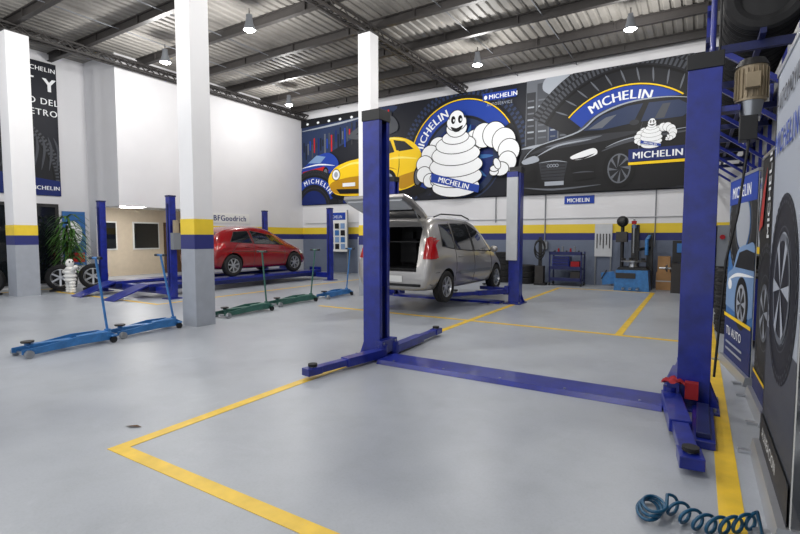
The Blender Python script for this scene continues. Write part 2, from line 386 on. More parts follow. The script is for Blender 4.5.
# ------------------------------------------------------------ mural
b=B('mural_banner'); b.bb((-14.98,15.965,2.88),(.05,15.998,6.6),'i_night')
A=Art(b,lambda a,c,l:(a,15.96-.0007*l,c),(-14.98,.05,2.9,6.58))
A.poly([(-15,4.6),(-13.6,5.0),(-12,5.6),(-11,6.0),(-10.2,6.58),(-15,6.58)],'i_night2',True)
for i in range(40): 
    x=-15+i*.12; A.rect_(x,5.0+.02*i+.2*math.sin(i*2.1),x+.07,5.35+.025*i+.25*math.sin(i*1.3)**2,('i_blued','i_mid','i_dark','i_dgray','i_blue','i_night','i_red','i_gray')[(i*5)%8])
A.stroke([(-15,6.1),(-13,6.2),(-11.2,6.35)],.08,'i_lgray'); A.poly([(-15,6.25),(-11.5,6.35),(-10.9,6.58),(-15,6.58)],'i_dark')
for i in range(6): A.ell(-14.6+i*.6,6.38,.07,.05,'i_white')
A.poly([(-15,4.3),(-14.2,4.9),(-13.4,5.05),(-12.9,4.6),(-13.3,4.2)],'i_blue',True)
A.poly([(-14.6,4.7),(-14.1,5.0),(-13.6,4.9),(-13.9,4.65)],'i_sky'); A.poly([(-14.9,4.35),(-13.7,4.5),(-13.4,4.3),(-15,4.1)],'i_red')
A.stroke([(-15,4.5),(-14,4.6),(-13.1,4.5)],.06,'i_white'); A.ell(-13.6,4.25,.16,.22,'i_black'); A.ell(-13.6,4.25,.1,.14,'i_gray')
A.poly([(-12.4,5.6),(-11.4,6.1),(-10.3,6.2),(-10.0,5.6),(-11.3,5.4)],'i_mid',True); A.poly([(-12.0,5.65),(-11.3,5.95),(-10.6,6.0),(-10.5,5.7)],'i_dark')
A.poly([(-15,2.9),(-8,2.9),(-9,3.6),(-12,4.0),(-15,3.9)],'i_blued')
A.stroke([(-14,3.7),(-12,3.95),(-9.5,3.7)],.08,'i_teal'); A.stroke([(-13.5,3.1),(-11,3.05),(-9,3.3)],.1,'i_night2')
A.tyre(-14.3,2.75,1.65,.75,0,180); A.ring(-14.3,2.75,1.02,1.32,20,150,'i_blue'); A.arctext('MICHELIN',-14.3,2.75,1.07,120,30,.28,'i_white')
# central tyre
A.ell(-7.3,4.3,2.4,2.4,'i_blued',n=60); A.tyre(-7.3,4.3,2.5,1.35,0,360,n=84,base='i_night',lug='i_night2')
A.ell(-7.3,4.3,1.4,1.4,'i_night2',n=50); A.ell(-7.3,4.3,1.2,1.2,'i_blued',n=50)
for j in range(10): 
    a=j*pi/5; A.stroke([(-7.3+.3*math.cos(a),4.3+.3*math.sin(a)),(-7.3+1.2*math.cos(a),4.3+1.2*math.sin(a))],.14,'i_teal')
A.ring(-7.3,4.3,1.5,2.02,30,215,'i_blue',n=60); A.arctext('MICHELIN',-7.3,4.3,1.6,172,108,.40,'i_white'); A.ring(-7.3,4.3,2.04,2.08,30,215,'i_yel')
A.rect_(-6.5,6.17,-5.3,6.42,'i_blue'); A.text('MICHELIN',-6.28,6.21,.21,'i_white',bold=.05); A.puff(-6.39,6.28,.06,.07,o=.01)
A.text('AUTOSERVICE',-6.35,5.98,.14,'i_lgray',sx=.9)
# yellow car in front
A.ell(-11,3.25,2.3,.3,'i_black')
A.poly([(-13.35,3.6),(-13.4,4.0),(-13.05,4.4),(-12.4,4.6),(-11.7,4.72),(-11.1,5.15),(-10.3,5.35),(-9.55,5.22),(-9.05,4.85),(-8.85,4.3),(-9.05,3.6),(-9.8,3.3),(-11.5,3.18),(-12.9,3.25)],'i_yel',True)
A.poly([(-13.3,3.75),(-12.4,3.95),(-11.3,3.95),(-10.85,3.8),(-10.9,3.4),(-12,3.25),(-13.1,3.35)],'i_yeld',True)
A.poly([(-10.05,3.75),(-9.4,3.95),(-8.95,4.0),(-9.1,3.6),(-9.8,3.35)],'i_yeld',True)
A.stroke([(-12.9,4.3),(-12.2,4.5),(-11.4,4.45),(-11.0,4.2)],.09,'i_yelh'); A.stroke([(-9.9,4.7),(-9.9,4.2),(-10.0,3.7)],.03,'i_dark'); A.stroke([(-10.6,4.5),(-9.9,4.55),(-9.1,4.45)],.08,'i_yelh')
A.stroke([(-11.1,5.1),(-10.3,5.31),(-9.6,5.18)],.06,'i_yelh'); A.stroke([(-10.8,4.3),(-10.5,4.25),(-10.0,4.1)],.05,'i_yeld')
A.poly([(-11.62,4.7),(-11.0,5.08),(-10.3,5.24),(-10.1,4.78),(-11.2,4.62)],'i_dark'); A.poly([(-11.3,4.72),(-10.9,5.0),(-10.6,5.1),(-10.9,4.7)],'i_gray')
A.poly([(-10.0,4.78),(-10.15,5.24),(-9.65,5.14),(-9.25,4.82)],'i_dark'); A.ell(-10.0,4.75,.12,.08,'i_yel')
A.ell(-10.35,3.6,.36,.52,'i_black'); A.ell(-10.38,3.6,.25,.38,'i_lgray'); A.ell(-10.38,3.6,.16,.25,'i_dark')
A.ell(-9.05,3.75,.2,.4,'i_black'); A.ell(-9.07,3.75,.13,.29,'i_gray')
for x,z in((-13.0,4.1),(-11.35,4.13)): A.ell(x,z,.22,.24,'i_black'); A.ell(x,z,.19,.21,'i_white'); A.ell(x,z,.1,.12,'i_lgray')
A.poly([(-13.0,3.5),(-11.6,3.45),(-11.7,3.28),(-12.8,3.3)],'i_black'); A.rect_(-12.65,3.58,-12.0,3.73,'i_white')
# street right
A.poly([(-5.0,4.0),(-4.95,6.58),(-3.7,6.58),(-3.2,5.3),(-3.0,4.3)],'i_gray')
for x,w,z,k in((-4.95,.3,6.2,'i_dgray'),(-4.6,.35,6.45,'i_mid'),(-4.2,.25,5.7,'i_night2'),(-3.9,.3,5.5,'i_dgray')): 
    A.rect_(x,4.4,x+w,z,k)
    for j in range(7): A.rect_(x+.04,4.7+j*.2,x+w-.05,4.75+j*.2,'i_lgray' if j%2 else 'i_gray')
A.poly([(-4.3,6.58),(-4.4,6.2),(-3.9,6.0),(-3.6,6.58)],'i_lgray',True)
A.poly([(-5.3,2.9),(.05,2.9),(.05,4.2),(-5.1,4.5)],'i_dgray'); A.stroke([(-5.1,4.4),(-4.4,4.45),(-3,4.4)],.1,'i_lgray'); A.stroke([(-5.2,3.4),(-4.4,3.2),(-1,3.1)],.12,'i_gray')
A.tyre(-1.9,3.7,3.3,1.5,5,150,n=60,lug='i_mid'); A.ring(-1.9,3.7,1.76,2.24,52,138,'i_blue',n=60); A.arctext('MICHELIN',-1.9,3.7,1.86,124,72,.38,'i_white'); A.ring(-1.9,3.7,2.26,2.3,52,138,'i_yel')
for j in range(14): 
    a=math.radians(20+j*9); A.stroke([(-1.9+2.35*math.cos(a),3.7+2.35*math.sin(a)),(-1.9+2.75*math.cos(a+.05),3.7+2.75*math.sin(a+.05))],.05,'i_gray')
# black sports car
A.ell(-2.8,3.05,2.5,.22,'i_vdk')
A.poly([(-5.15,3.45),(-5.12,3.95),(-4.85,4.3),(-4.1,4.6),(-3.3,4.78),(-2.7,5.22),(-1.9,5.48),(-.9,5.5),(.05,5.3),(.3,4.5),(.3,3.1),(-2,2.98),(-4.5,2.98),(-5.05,3.1)],'i_vdk',True)
A.poly([(-4.8,4.2),(-4.0,4.5),(-2.9,4.62),(-1.6,4.6),(-2.4,4.42),(-4.0,4.3)],'i_dgray',True); A.poly([(-4.3,4.38),(-3.6,4.52),(-2.6,4.58),(-3.2,4.44)],'i_gray',True)
A.stroke([(-5.05,4.0),(-4.6,4.42),(-3.3,4.76),(-2.7,5.2),(-1.9,5.46),(-.9,5.48),(0,5.3)],.05,'i_lgray')
A.stroke([(-4.6,4.1),(-3.9,4.4),(-2.9,4.5)],.05,'i_lgray'); A.stroke([(-2.6,4.1),(-1.8,4.35),(0,4.5)],.09,'i_mid'); A.stroke([(-2.5,4.2),(-1.8,4.42),(0,4.6)],.03,'i_lgray'); A.stroke([(-1.5,4.85),(-1.6,4.3),(-1.5,3.6)],.025,'i_mid')
A.poly([(-3.15,4.78),(-2.6,5.18),(-1.9,5.36),(-1.5,5.38),(-1.75,4.85),(-2.6,4.74)],'i_night2'); A.poly([(-1.35,5.38),(-.6,5.36),(-.2,5.1),(-.5,4.88),(-1.55,4.86)],'i_night2')
A.poly([(-3.0,4.8),(-2.5,5.1),(-2.2,5.15),(-2.6,4.8)],'i_gray'); A.poly([(-1.2,4.9),(-1.0,5.3),(-.8,5.3),(-.95,4.9)],'i_mid'); A.ell(-1.72,4.86,.13,.08,'i_dgray')
A.poly([(-5.05,4.0),(-4.65,4.14),(-4.5,3.97),(-4.95,3.88)],'i_lgray',True); A.poly([(-3.5,4.02),(-2.85,4.22),(-2.75,4.02),(-3.3,3.9)],'i_white',True); A.stroke([(-3.45,3.92),(-3.1,3.95),(-2.8,4.05)],.05,'i_vdk')
A.poly([(-4.5,3.9),(-3.6,3.85),(-3.7,3.3),(-4.4,3.35)],'i_dgray'); A.stroke([(-4.5,3.9),(-4.0,3.93),(-3.6,3.86)],.03,'i_lgray')
for j in range(5): A.rect_(-4.42,3.42+j*.1,-3.66,3.44+j*.1,'i_black')
for j in range(4): A.ring(-4.19+j*.09,3.78,.035,.05,0,360,'i_lgray',n=16)
A.poly([(-5.05,3.6),(-4.6,3.7),(-4.55,3.3),(-4.95,3.3)],'i_black'); A.poly([(-3.5,3.7),(-2.8,3.7),(-2.75,3.3),(-3.4,3.25)],'i_black'); A.stroke([(-3.45,3.5),(-3.1,3.52),(-2.8,3.5)],.04,'i_mid')
A.rect_(-4.3,3.15,-3.7,3.28,'i_lgray'); A.stroke([(-5.0,3.12),(-4,3.02),(-2.6,3.1)],.06,'i_gray')
A.ell(-2.1,3.55,.45,.58,'i_black'); A.ell(-2.1,3.55,.32,.44,'i_gray'); A.ell(-2.1,3.55,.28,.4,'i_dark')
for j in range(8):
    a=j*pi/4; A.poly([(-2.1+.05*math.cos(a+1),3.55+.05*math.sin(a+1)),(-2.1+.3*math.cos(a-.12),3.55+.4*math.sin(a-.12)),(-2.1+.3*math.cos(a+.12),3.55+.4*math.sin(a+.12))],'i_gray')
A.rect_(-1.85,3.72,-.3,4.08,'i_blued'); A.text('MICHELIN',-1.75,3.8,.27,'i_white',bold=.06); A.rect_(-1.85,3.62,-.3,3.7,'i_yel')
A.mascot(-1.25,4.42,.26)
A.mascot(-7.4,4.22,.93)
b.obj()

b=B('wall_poster'); b.bb((-16.8,3.2,2.75),(-16.77,7.2,6.7),'i_night')
A=Art(b,lambda a,c,l:(-16.765+.0012*l,a,c),(3.2,7.2,2.75,6.7))
A.tyre(5.3,3.2,2.0,1.1,0,180,lug='i_mid'); A.poly([(3.2,2.75),(7.2,2.75),(7.2,3.2),(3.2,3.6)],'i_blued')
for j in range(8): A.stroke([(5.7+j*.2,3.5),(5.9+j*.18,4.1),(6.0+j*.15,4.5)],.07,'i_mid')
A.text('MICHELIN',6.37,2.92,.165,'i_white',bold=.05); A.text('SPORT Y 4',4.75,5.85,.55,'i_white',bold=.07); A.text('SEGURO DEL',5.55,5.45,.26,'i_white',bold=.03); A.text('KILOMETRO',5.6,5.12,.26,'i_white',bold=.03); A.text('MICHELIN',6.3,6.42,.18,'i_white',bold=.04)
b.obj()
b=B('wall_sign'); b.bb((-15,11.2,2.02),(-14.97,12.95,2.38),'whiteg')
A=Art(b,lambda a,c,l:(-14.965+.0015*l,a,c),(11.2,12.95,2.0,2.4)); A.text('BFGoodrich',11.3,2.1,.29,'i_blued',bold=.05,sx=.92); b.obj()
b=B('wall_sign'); b.bb((-3.7,15.97,2.55),(-2.8,16,2.8),'i_blue')
A=Art(b,lambda a,c,l:(a,15.965-.0015*l,c),(-3.7,-2.8,2.5,2.8)); A.text('MICHELIN',-3.62,2.6,.18,'i_white',bold=.05,sx=.75); b.obj()
b=B('conduit_pipe'); 
b.tube([(-6,15.97,2.0),(-6,15.97,2.88)],.02,'gray'); b.tube([(-14.8,15.97,2.1),(-8,15.97,2.1),(-.2,15.97,2.1)],.015,'lgray'); b.tube([(-4.3,15.97,1.2),(-4.3,15.97,2.88)],.02,'gray'); b.bb((-4.4,15.9,1.1),(-4.2,15.99,1.35),'gray')
b.tube([(-1.1,15.97,1.2),(-1.1,15.97,2.88)],.015,'gray')
b.obj()

# ------------------------------------------------------------ lamps
def lamp(x,y,z=6.28,e=200):
    r=empty('high_bay_lamp',(x,y,z))
    b=B('shade'); b.lathe([(.03,.3),(.07,.28),(.09,.16),(.12,.06),(.14,0),(.13,0),(.11,.06),(.07,.15)],'gray',n=28)
    b.tube([(0,0,.3),(0,0,.49)],.012,'dark'); b.box((0,0,.3),(.1,.1,.1),'gray'); b.obj(r)
    b=B('bulb'); b.lathe([(.0,-.045),(.06,-.04),(.11,-.01),(.13,.02)],'emit',n=24); b.obj(r)
    l=bpy.data.lights.new('lamp_light','POINT'); l.energy=e; l.shadow_soft_size=.12; l.color=(1,.98,.95)
    o=bpy.data.objects.new('light',l); scene.collection.objects.link(o); o.parent=r; o.location=(0,0,-.2)
for x,y in((-12.6,8.1),(-9,7.9),(-5.3,7.6),(-1.5,7.6),(-12.8,13),(-5.4,12.8),(-1.5,12.5),(-12.6,3),(-9,3),(-5.3,2.6),(-1.5,2.6),(-9,-1.5),(-3,-1.5),(-13,-1.5)):
    lamp(x,y)
b=B('office_ceiling_lamp'); b.bb((-17.8,9.5,2.56),(-16.6,10.0,2.6),'emit'); b.obj()

# ------------------------------------------------------------ wheels / cars
def wheel(b,c,r,w,side,T=None,spokes=7,rim='alu',inner='black'):
    L=Matrix.Translation(Vector(c))@Matrix.Rotation(pi/2*side,4,'Y')
    if T is not None: L=T@L
    h=w/2
    pr=[(.64*r,-h*.8),(.76*r,-h),(.93*r,-h*.95),(r,-h*.72)]
    for g in(-.4,0,.4): pr+=[(r,h*(g-.1)),(r*.965,h*(g-.08)),(r*.965,h*(g+.08)),(r,h*(g+.1))]
    pr+=[(r,h*.72),(.93*r,h*.95),(.76*r,h),(.64*r,h*.8)]
    b.lathe(pr,'rub',L,36)
    b.lathe([(.64*r,-h*.8),(.6*r,-h*.7),(.58*r,h*.5),(.62*r,h*.86),(.65*r,h*.84)],rim,L,36)
    b.lathe([(.58*r,-h*.2),(.0,-h*.2)],inner,L,24)
    b.lathe([(0,h*.75),(.13*r,h*.74),(.16*r,h*.6),(.16*r,-h*.2)],rim,L,20)
    for i in range(spokes):
        R=L@Matrix.Rotation(2*pi*i/spokes,4,'Z')
        b.beam((.1*r,0,h*.55),(.62*r,0,h*.72),.13*r,.05*w*1.6,rim,R,1.05)
    if spokes<=0: b.lathe([(.6*r,h*.7),(.3*r,h*.85),(.0,h*.8)],rim,L,24)

def car(name,loc,st,paint,wy,wr,track,side_windows,seams,handles,ws,rw,lamps,hatch=False):
    root=empty(name,loc)
    vs=[]
    for (y,zb,ze,zr,w0,wm,wb,w1) in st:
        dz=zr-ze
        h=[(0,zb),(w0*.9,zb),(w0,zb+.09),(wm,zb+(ze-zb)*.5),(wb,ze),(w1+ (wb-w1)*.12,ze+dz*.8),(w1*.86,ze+dz*.96),(w1*.45,zr),(0,zr+.01)]
        ring=h+[(-a,c) for a,c in h[-2:0:-1]]
        vs+=[(a,y,c) for a,c in ring]
    ns=len(st); n=len(ring)
    fs=[(i*n+j,i*n+(j+1)%n,(i+1)*n+(j+1)%n,(i+1)*n+j) for i in range(ns-1) for j in range(n)]
    fs+= [tuple(range(n))[::-1],tuple(range((ns-1)*n,ns*n))]
    me=bpy.data.meshes.new('body'); me.from_pydata(vs,[],fs); me.materials.append(M[paint]); me.materials.append(M['interior'])
    bm=bmesh.new(); bm.from_mesh(me); bmesh.ops.recalc_face_normals(bm,faces=bm.faces); bm.to_mesh(me); bm.free()
    tmp=bpy.data.objects.new('tmp',me); scene.collection.objects.link(tmp)
    ss=tmp.modifiers.new('s','SUBSURF'); ss.levels=3; ss.render_levels=3
    dg=bpy.context.evaluated_depsgraph_get(); 
    full=bpy.data.meshes.new_from_object(tmp.evaluated_get(dg)); 
    bvh=BVHTree.FromPolygons([v.co for v in full.vertices],[tuple(p.vertices) for p in full.polygons])
    c=B('cut')
    for y in wy:
        for sgn in(1,-1): c.cyl((sgn*(track-.2),y,wr),(sgn*(track+.4),y,wr),wr+.055,wr+.055,'interior',40)
    if hatch: c.bb((-.57,-.3,.64),(.57,1.35,1.50),'interior')
    co=c.obj()
    bo=tmp.modifiers.new('b','BOOLEAN'); bo.object=co; bo.operation='DIFFERENCE'; bo.solver='EXACT'
    try: bo.material_mode='TRANSFER'
    except Exception: pass
    dg=bpy.context.evaluated_depsgraph_get(); dg.update()
    fin=bpy.data.meshes.new_from_object(tmp.evaluated_get(dg)); fin.name='body'
    for p in fin.polygons: p.use_smooth=True
    bpy.data.objects.remove(tmp); bpy.data.objects.remove(co)
    o=bpy.data.objects.new('body',fin); scene.collection.objects.link(o); o.parent=root
    try: fin.set_sharp_from_angle(angle=math.radians(35))
    except Exception: pass
    f=B('fittings')
    def hit(o_,d):
        r=bvh.ray_cast(Vector(o_),Vector(d)); return r[0],r[1]
    def patch(quad,k,mode,off=.006,n=10):
        q=[Vector(p) for p in quad]
        for sgn in ((1,-1) if mode=='side' else (1,)):
            vv=[];ok=[]
            for i in range(n+1):
                for j in range(n+1):
                    a,bq=i/n,j/n
                    p=(q[0]*(1-a)+q[1]*a)*(1-bq)+(q[3]*(1-a)+q[2]*a)*bq
                    if mode=='side': h,nn=hit((sgn*3,p.x,p.y),(-sgn,0,0))
                    elif mode=='rear': h,nn=hit((p.x,-3,p.y),(0,1,0))
                    else: h,nn=hit((p.x,8,p.y),(0,-1,0))
                    ok.append(h is not None)
                    if h is None: vv.append((0,0,0)); continue
                    if mode=='side' and nn.x*sgn<0: nn=-nn
                    if mode=='rear' and nn.y>0: nn=-nn
                    if mode=='front' and nn.y<0: nn=-nn
                    vv.append(h+nn*off)
            ff=[]
            for i in range(n):
                for j in range(n):
                    t=(i*(n+1)+j,(i+1)*(n+1)+j,(i+1)*(n+1)+j+1,i*(n+1)+j+1)
                    if all(ok[x] for x in t): ff.append(t)
            f.add(vv,ff,k,None,True)
    def line(pts,r,k,off=.0,sides=(1,-1),sub=8):
        for sgn in sides:
            out=[]
            for p,q in zip(pts,pts[1:]):
                for i in range(sub+1):
                    t=i/sub; y=p[0]+(q[0]-p[0])*t; z=p[1]+(q[1]-p[1])*t
                    h,nn=hit((sgn*3,y,z),(-sgn,0,0))
                    if h is not None: out.append(h+Vector((sgn*off,0,0)))
            if len(out)>1: f.tube(out,r,k,6)
    for q in side_windows:
        patch(q,'glass','side',.008)
        line([q[0],q[1],q[2],q[3],q[0]],.011,'black',.002)
    for s_ in seams: line(s_,.006,'black')
    for s_ in handles: line(s_,.014,paint,.012,sub=3)
    if ws: patch(ws,'glass','front',.008,14)
    if rw: patch(rw,'glass','rear',.008,12)
    for q,k,mode in lamps: patch(q,k,mode,.012)
    for y in wy:
        for sgn in(1,-1): wheel(f,(sgn*(track),y,wr),wr,.2,sgn)
    f.obj(root)
    return root,bvh,hit
mpv=[(0.00,.36,.60,.68,.60,.66,.62,.50),(0.05,.28,.68,.78,.74,.82,.78,.68),(0.13,.26,.95,1.12,.78,.88,.84,.72),(0.24,.25,1.02,1.46,.80,.89,.85,.69),
(0.38,.25,1.03,1.66,.80,.89,.86,.67),(0.80,.24,1.02,1.73,.81,.89,.87,.66),(1.6,.22,.98,1.76,.82,.89,.87,.66),(2.4,.22,.95,1.72,.82,.89,.87,.65),(2.85,.22,.93,1.58,.82,.89,.86,.64),
(3.25,.22,.90,1.30,.81,.88,.84,.64),(3.6,.22,.86,1.06,.80,.87,.82,.62),(3.95,.24,.76,.89,.76,.83,.76,.58),(4.18,.28,.62,.72,.68,.73,.67,.50),(4.26,.36,.54,.60,.5,.55,.5,.40)]
root,bvh,hit=car('silver_minivan',(-5.07,7.82,.2),mpv,'silver',(.76,3.5),.315,.77,
 [((.60,1.12),(1.12,1.06),(1.12,1.56),(.70,1.54)),((1.2,1.05),(2.05,1.0),(2.0,1.59),(1.2,1.57)),((2.13,1.0),(3.12,.98),(2.75,1.38),(2.08,1.59))],
 [[(1.16,.4),(1.16,1.02),(1.14,1.6)],[(2.09,.3),(2.09,1.0),(2.04,1.62)],[(3.1,.35),(3.15,.95)],[(1.3,.3),(3.0,.3)],[(.25,.62),(.42,.62)],[(1.16,.58),(3.1,.56)]],
 [[(1.25,.9),(1.45,.9)],[(2.2,.88),(2.4,.88)]],
 ((-.6,1.08),(.6,1.08),(.5,1.52),(-.5,1.52)),None,
 [(((.10,.88),(.36,.90),(.32,1.30),(.24,1.30)),'tail','side'),(((-.86,.88),(-.68,.88),(-.69,1.28),(-.78,1.28)),'tail','rear'),(((.68,.88),(.86,.88),(.78,1.28),(.69,1.28)),'tail','rear'),
  (((-.27,.44),(.27,.44),(.27,.56),(-.27,.56)),'whiteg','rear'),(((-.8,.36),(.8,.36),(.8,.41),(-.8,.41)),'black','rear'),(((1.3,.54),(3.0,.52),(3.0,.59),(1.3,.61)),'gray','side'),
  (((.4,.6),(.62,.62),(.6,.78),(.42,.76)),'lampw','front'),(((-.62,.62),(-.4,.6),(-.42,.76),(-.6,.78)),'lampw','front')],hatch=True)
t=B('tailgate')
HG=Matrix.Translation(Vector((0,.40,1.70)))@Matrix.Rotation(math.radians(-20),4,'X')
pts=[(-.60,0),(.60,0),(.68,-.35),(.72,-.85),(.66,-1.05),(-.66,-1.05),(-.72,-.85),(-.68,-.35)]
t.prism(pts,'z',-.06,0,'silver',HG); t.prism([(-.52,-.08),(.52,-.08),(.56,-.5),(-.56,-.5)],'z',-.065,.006,'glass',HG)
t.prism([(-.6,-.58),(.6,-.58),(.6,-.98),(-.6,-.98)],'z',-.10,-.06,'lgray',HG); t.box((0,-.3,.02),(.3,.02,.02),'black',HG); t.box((0,-.8,.01),(.5,.12,.02),'whiteg',HG)
for sx in(-.58,.58): t.tube([(sx,.42,1.28),(sx,-.05,1.78)],.012,'steel')
t.obj(root,.01)
t=B('rear_details')
for sx in(-.3,.3): 
    t.box((sx,1.25,1.0),(.4,.12,.5),'interior'); t.box((sx,1.25,1.34),(.22,.1,.14),'black')
t.box((0,.8,.66),(1.0,.8,.03),'black'); t.tube([(-.5,.6,1.2),(.5,.6,1.2)],.02,'black')
for sx in(-1,1):
    t.ball((sx*.97,3.0,1.02),(.1,.06,.08),'silver',12); t.tube([(sx*.85,2.98,.98),(sx*.95,2.99,1.0)],.02,'black')
    t.tube([(sx*.58,.7,1.70),(sx*.58,1.0,1.765),(sx*.58,2.0,1.775),(sx*.58,2.4,1.70)],.015,'black')
t.obj(root)

hb=[(0,.36,.6,.66,.6,.66,.6,.5),(.05,.26,.7,.80,.74,.82,.77,.66),(.14,.22,.92,1.02,.77,.87,.82,.68),(.30,.2,.97,1.24,.79,.88,.84,.64),(.52,.2,.96,1.39,.80,.88,.85,.61),
(.8,.2,.94,1.46,.81,.88,.85,.60),(1.5,.18,.91,1.52,.81,.88,.85,.60),(2.0,.18,.89,1.49,.81,.88,.85,.60),(2.4,.18,.87,1.39,.81,.88,.84,.60),(2.8,.18,.86,1.16,.81,.88,.82,.61),
(3.15,.18,.83,.97,.80,.87,.79,.61),(3.6,.2,.74,.85,.76,.83,.75,.57),(3.88,.24,.6,.7,.67,.71,.63,.48),(3.96,.32,.5,.56,.5,.54,.48,.4)]
car('red_hatchback',(-12.45,8.75,.34),hb,'red',(.68,3.2),.32,.77,
 [((.62,1.02),(1.42,.97),(1.36,1.34),(.85,1.31)),((1.5,.96),(2.75,.91),(2.35,1.2),(1.46,1.35))],
 [[(1.46,.28),(1.46,.95),(1.42,1.38)],[(2.72,.3),(2.76,.88)],[(1.0,.22),(2.85,.22)],[(.62,.7),(.9,.98)],[(.5,.74),(2.8,.68)]],
 [[(1.12,.86),(1.3,.86)],[(1.62,.84),(1.8,.84)]],
 ((-.58,1.0),(.58,1.0),(.48,1.3),(-.48,1.3)),((-.5,1.04),(.5,1.04),(.44,1.3),(-.44,1.3)),
 [(((.12,.78),(.42,.84),(.40,.98),(.2,.98)),'tail','side'),(((-.82,.78),(-.55,.78),(-.58,.95),(-.76,.95)),'tail','rear'),(((.55,.78),(.82,.78),(.76,.95),(.58,.95)),'tail','rear'),
  (((.4,.55),(.62,.56),(.6,.68),(.42,.68)),'lampw','front'),(((-.62,.56),(-.4,.55),(-.42,.68),(-.6,.68)),'lampw','front'),(((3.55,.6),(3.82,.58),(3.75,.7),(3.5,.72)),'lampw','side')])

# ------------------------------------------------------------ two-post lift
def post(b,x,y,H,d,panel=None):
    w,t=.125,.014
    b.bb((x-d*w,y-.1,.02),(x-d*(w-.03),y+.1,H),'blue')
    for s in(-1,1):
        b.bb((x-d*w,y+s*.1,.02),(x+d*w,y+s*(.1+t),H),'blue')
        b.bb((x+d*(w-t),y+s*.1,.02),(x+d*w,y+s*.055,H),'blue')
    b.bb((x-.2,y-.26,0),(x+.2,y+.26,.022),'blue')
    for sx in(-.16,.16):
        for sy in(-.21,.21): b.cyl((x+sx,y+sy,.02),(x+sx,y+sy,.05),.018,.018,'steel',6)
    for s in(-1,1): b.prism([(x-d*w,.02),(x-d*.2,.02),(x-d*w,.22)],'y',y+s*.08-.006,y+s*.08+.006,'blue')
    b.bb((x-.135,y-.122,H),(x+.135,y+.122,H+.13),'black')
    b.cyl((x,y,.1),(x,y,H-.05),.03,.03,'steel',14); b.tube([(x-.02*d,y+.05,.2),(x-.02*d,y+.05,H)],.01,'black')
    if panel: b.bb((x-.17,y-.17,.98),(x+.08,y-.115,H-.1),panel); b.bb((x-.17,y-.17,H-.1),(x+.08,y-.115,H+.02),'blue')
def carriage(b,x,y,z,d):
    b.bb((x-.07,y-.085,z-.05),(x+.07,y+.085,z+.75),'blued'); b.bb((x+d*.1,y-.17,z-.06),(x+d*.2,y+.17,z+.1),'blue'); b.bb((x+d*.02,y-.05,z-.04),(x+d*.12,y+.05,z+.08),'blue')
def arm(b,p0,p1,z,pad=.0,w=.13):
    p0=Vector((*p0,z));p1=Vector((*p1,z)); m=p0.lerp(p1,.58); e=p0.lerp(p1,.5)
    b.cyl(p0-Vector((0,0,.07)),p0+Vector((0,0,.09)),.06,.06,'blue',18); b.cyl(p0+Vector((0,0,.09)),p0+Vector((0,0,.12)),.025,.025,'steel',12)
    b.beam(p0,m,w,.1,'blue'); b.beam(e,p1,w*.75,.075,'blue')
    d=(p1-p0).normalized(); b.beam(p1-d*.09,p1+d*.1,w*.95,.08,'blue')
    b.cyl(p1+Vector((0,0,.03)),p1+Vector((0,0,.06+pad)),.03,.03,'steel',12); b.cyl(p1+Vector((0,0,.05+pad)),p1+Vector((0,0,.075+pad)),.05,.05,'rub',20)
r=empty('two_post_lift')
b=B('post_a'); post(b,-3.45,5,2.92,1); carriage(b,-3.45,5,.12,1); b.obj(r,.004)
b=B('post_b'); post(b,0,5,2.92,-1); carriage(b,0,5,.12,-1); b.obj(r,.004)
b=B('arms')
arm(b,(-3.27,4.87),(-3.45,3.8),.08); arm(b,(-3.27,5.13),(-3.33,6.4),.08)
arm(b,(-.17,4.87),(.0,3.55),.08,w=.15); arm(b,(-.17,5.13),(-.1,6.4),.08); b.bb((-.0,3.95,.0),(.15,4.78,.06),'blue'); b.bb((.03,4.0,.06),(.12,4.74,.1),'blued')
b.obj(r,.006)
b=B('cross_plate'); b.prism([(4.62,0),(5.06,0),(5.02,.045),(4.66,.045)],'x',-3.2,-.22,'blue')
for i in range(5): b.cyl((-3.0+i*.65,4.7,.045),(-3.0+i*.65,4.7,.052),.012,.012,'steel',8)
b.obj(r,.004)
b=B('motor_unit'); b.cyl((.33,5.0,2.62),(.33,5.0,2.9),.11,.11,'motor',24)
for i in range(20):
    a=i*pi/10; b.beam((.33+.115*math.cos(a),5+.115*math.sin(a),2.64),(.33+.115*math.cos(a),5+.115*math.sin(a),2.88),.008,.02,'motor')
b.cyl((.33,5,2.9),(.33,5,2.96),.12,.09,'black',24); b.box((.33,4.86,2.76),(.1,.08,.12),'motor'); b.cyl((.33,5,2.5),(.33,5,2.62),.07,.09,'steel',18)
b.bb((.12,4.93,2.55),(.26,5.07,2.6),'blue'); b.bb((.26,4.92,2.3),(.38,5.08,2.5),'black')
b.tube([(.33,4.95,2.35),(.27,4.9,1.7),(.2,4.88,1.3),(.15,4.88,.3)],.010,'black')
b.obj(r,.004)
b=B('control_box'); b.bb((.13,4.9,1.25),(.22,5.1,1.6),'gray'); b.cyl((.17,4.9,1.5),(.17,4.88,1.5),.02,.02,'ragred',12); b.obj(r,.004)
b=B('overhead_conduit'); b.tube([(.05,5,3.05),(.05,5,6.76)],.022,'blue'); b.tube([(.10,5,3.05),(.10,5,6.76)],.010,'black'); b.obj(r)
b=B('draped_cloth'); vs=[];n=9
for i in range(n):
    for j in range(n):
        vs.append((-.24+i*.024+random.uniform(-.004,.004),4.76+j*.022,.24+.02*math.sin(i*1.3)*math.cos(j*1.1)-.006*abs(i-4)))
b.add(vs,[(i*n+j,(i+1)*n+j,(i+1)*n+j+1,i*n+j+1) for i in range(n-1) for j in range(n-1)],'ragred',None,True)
b.bb((-.06,4.78,.1),(.04,4.87,.24),'ragred'); b.obj(r)

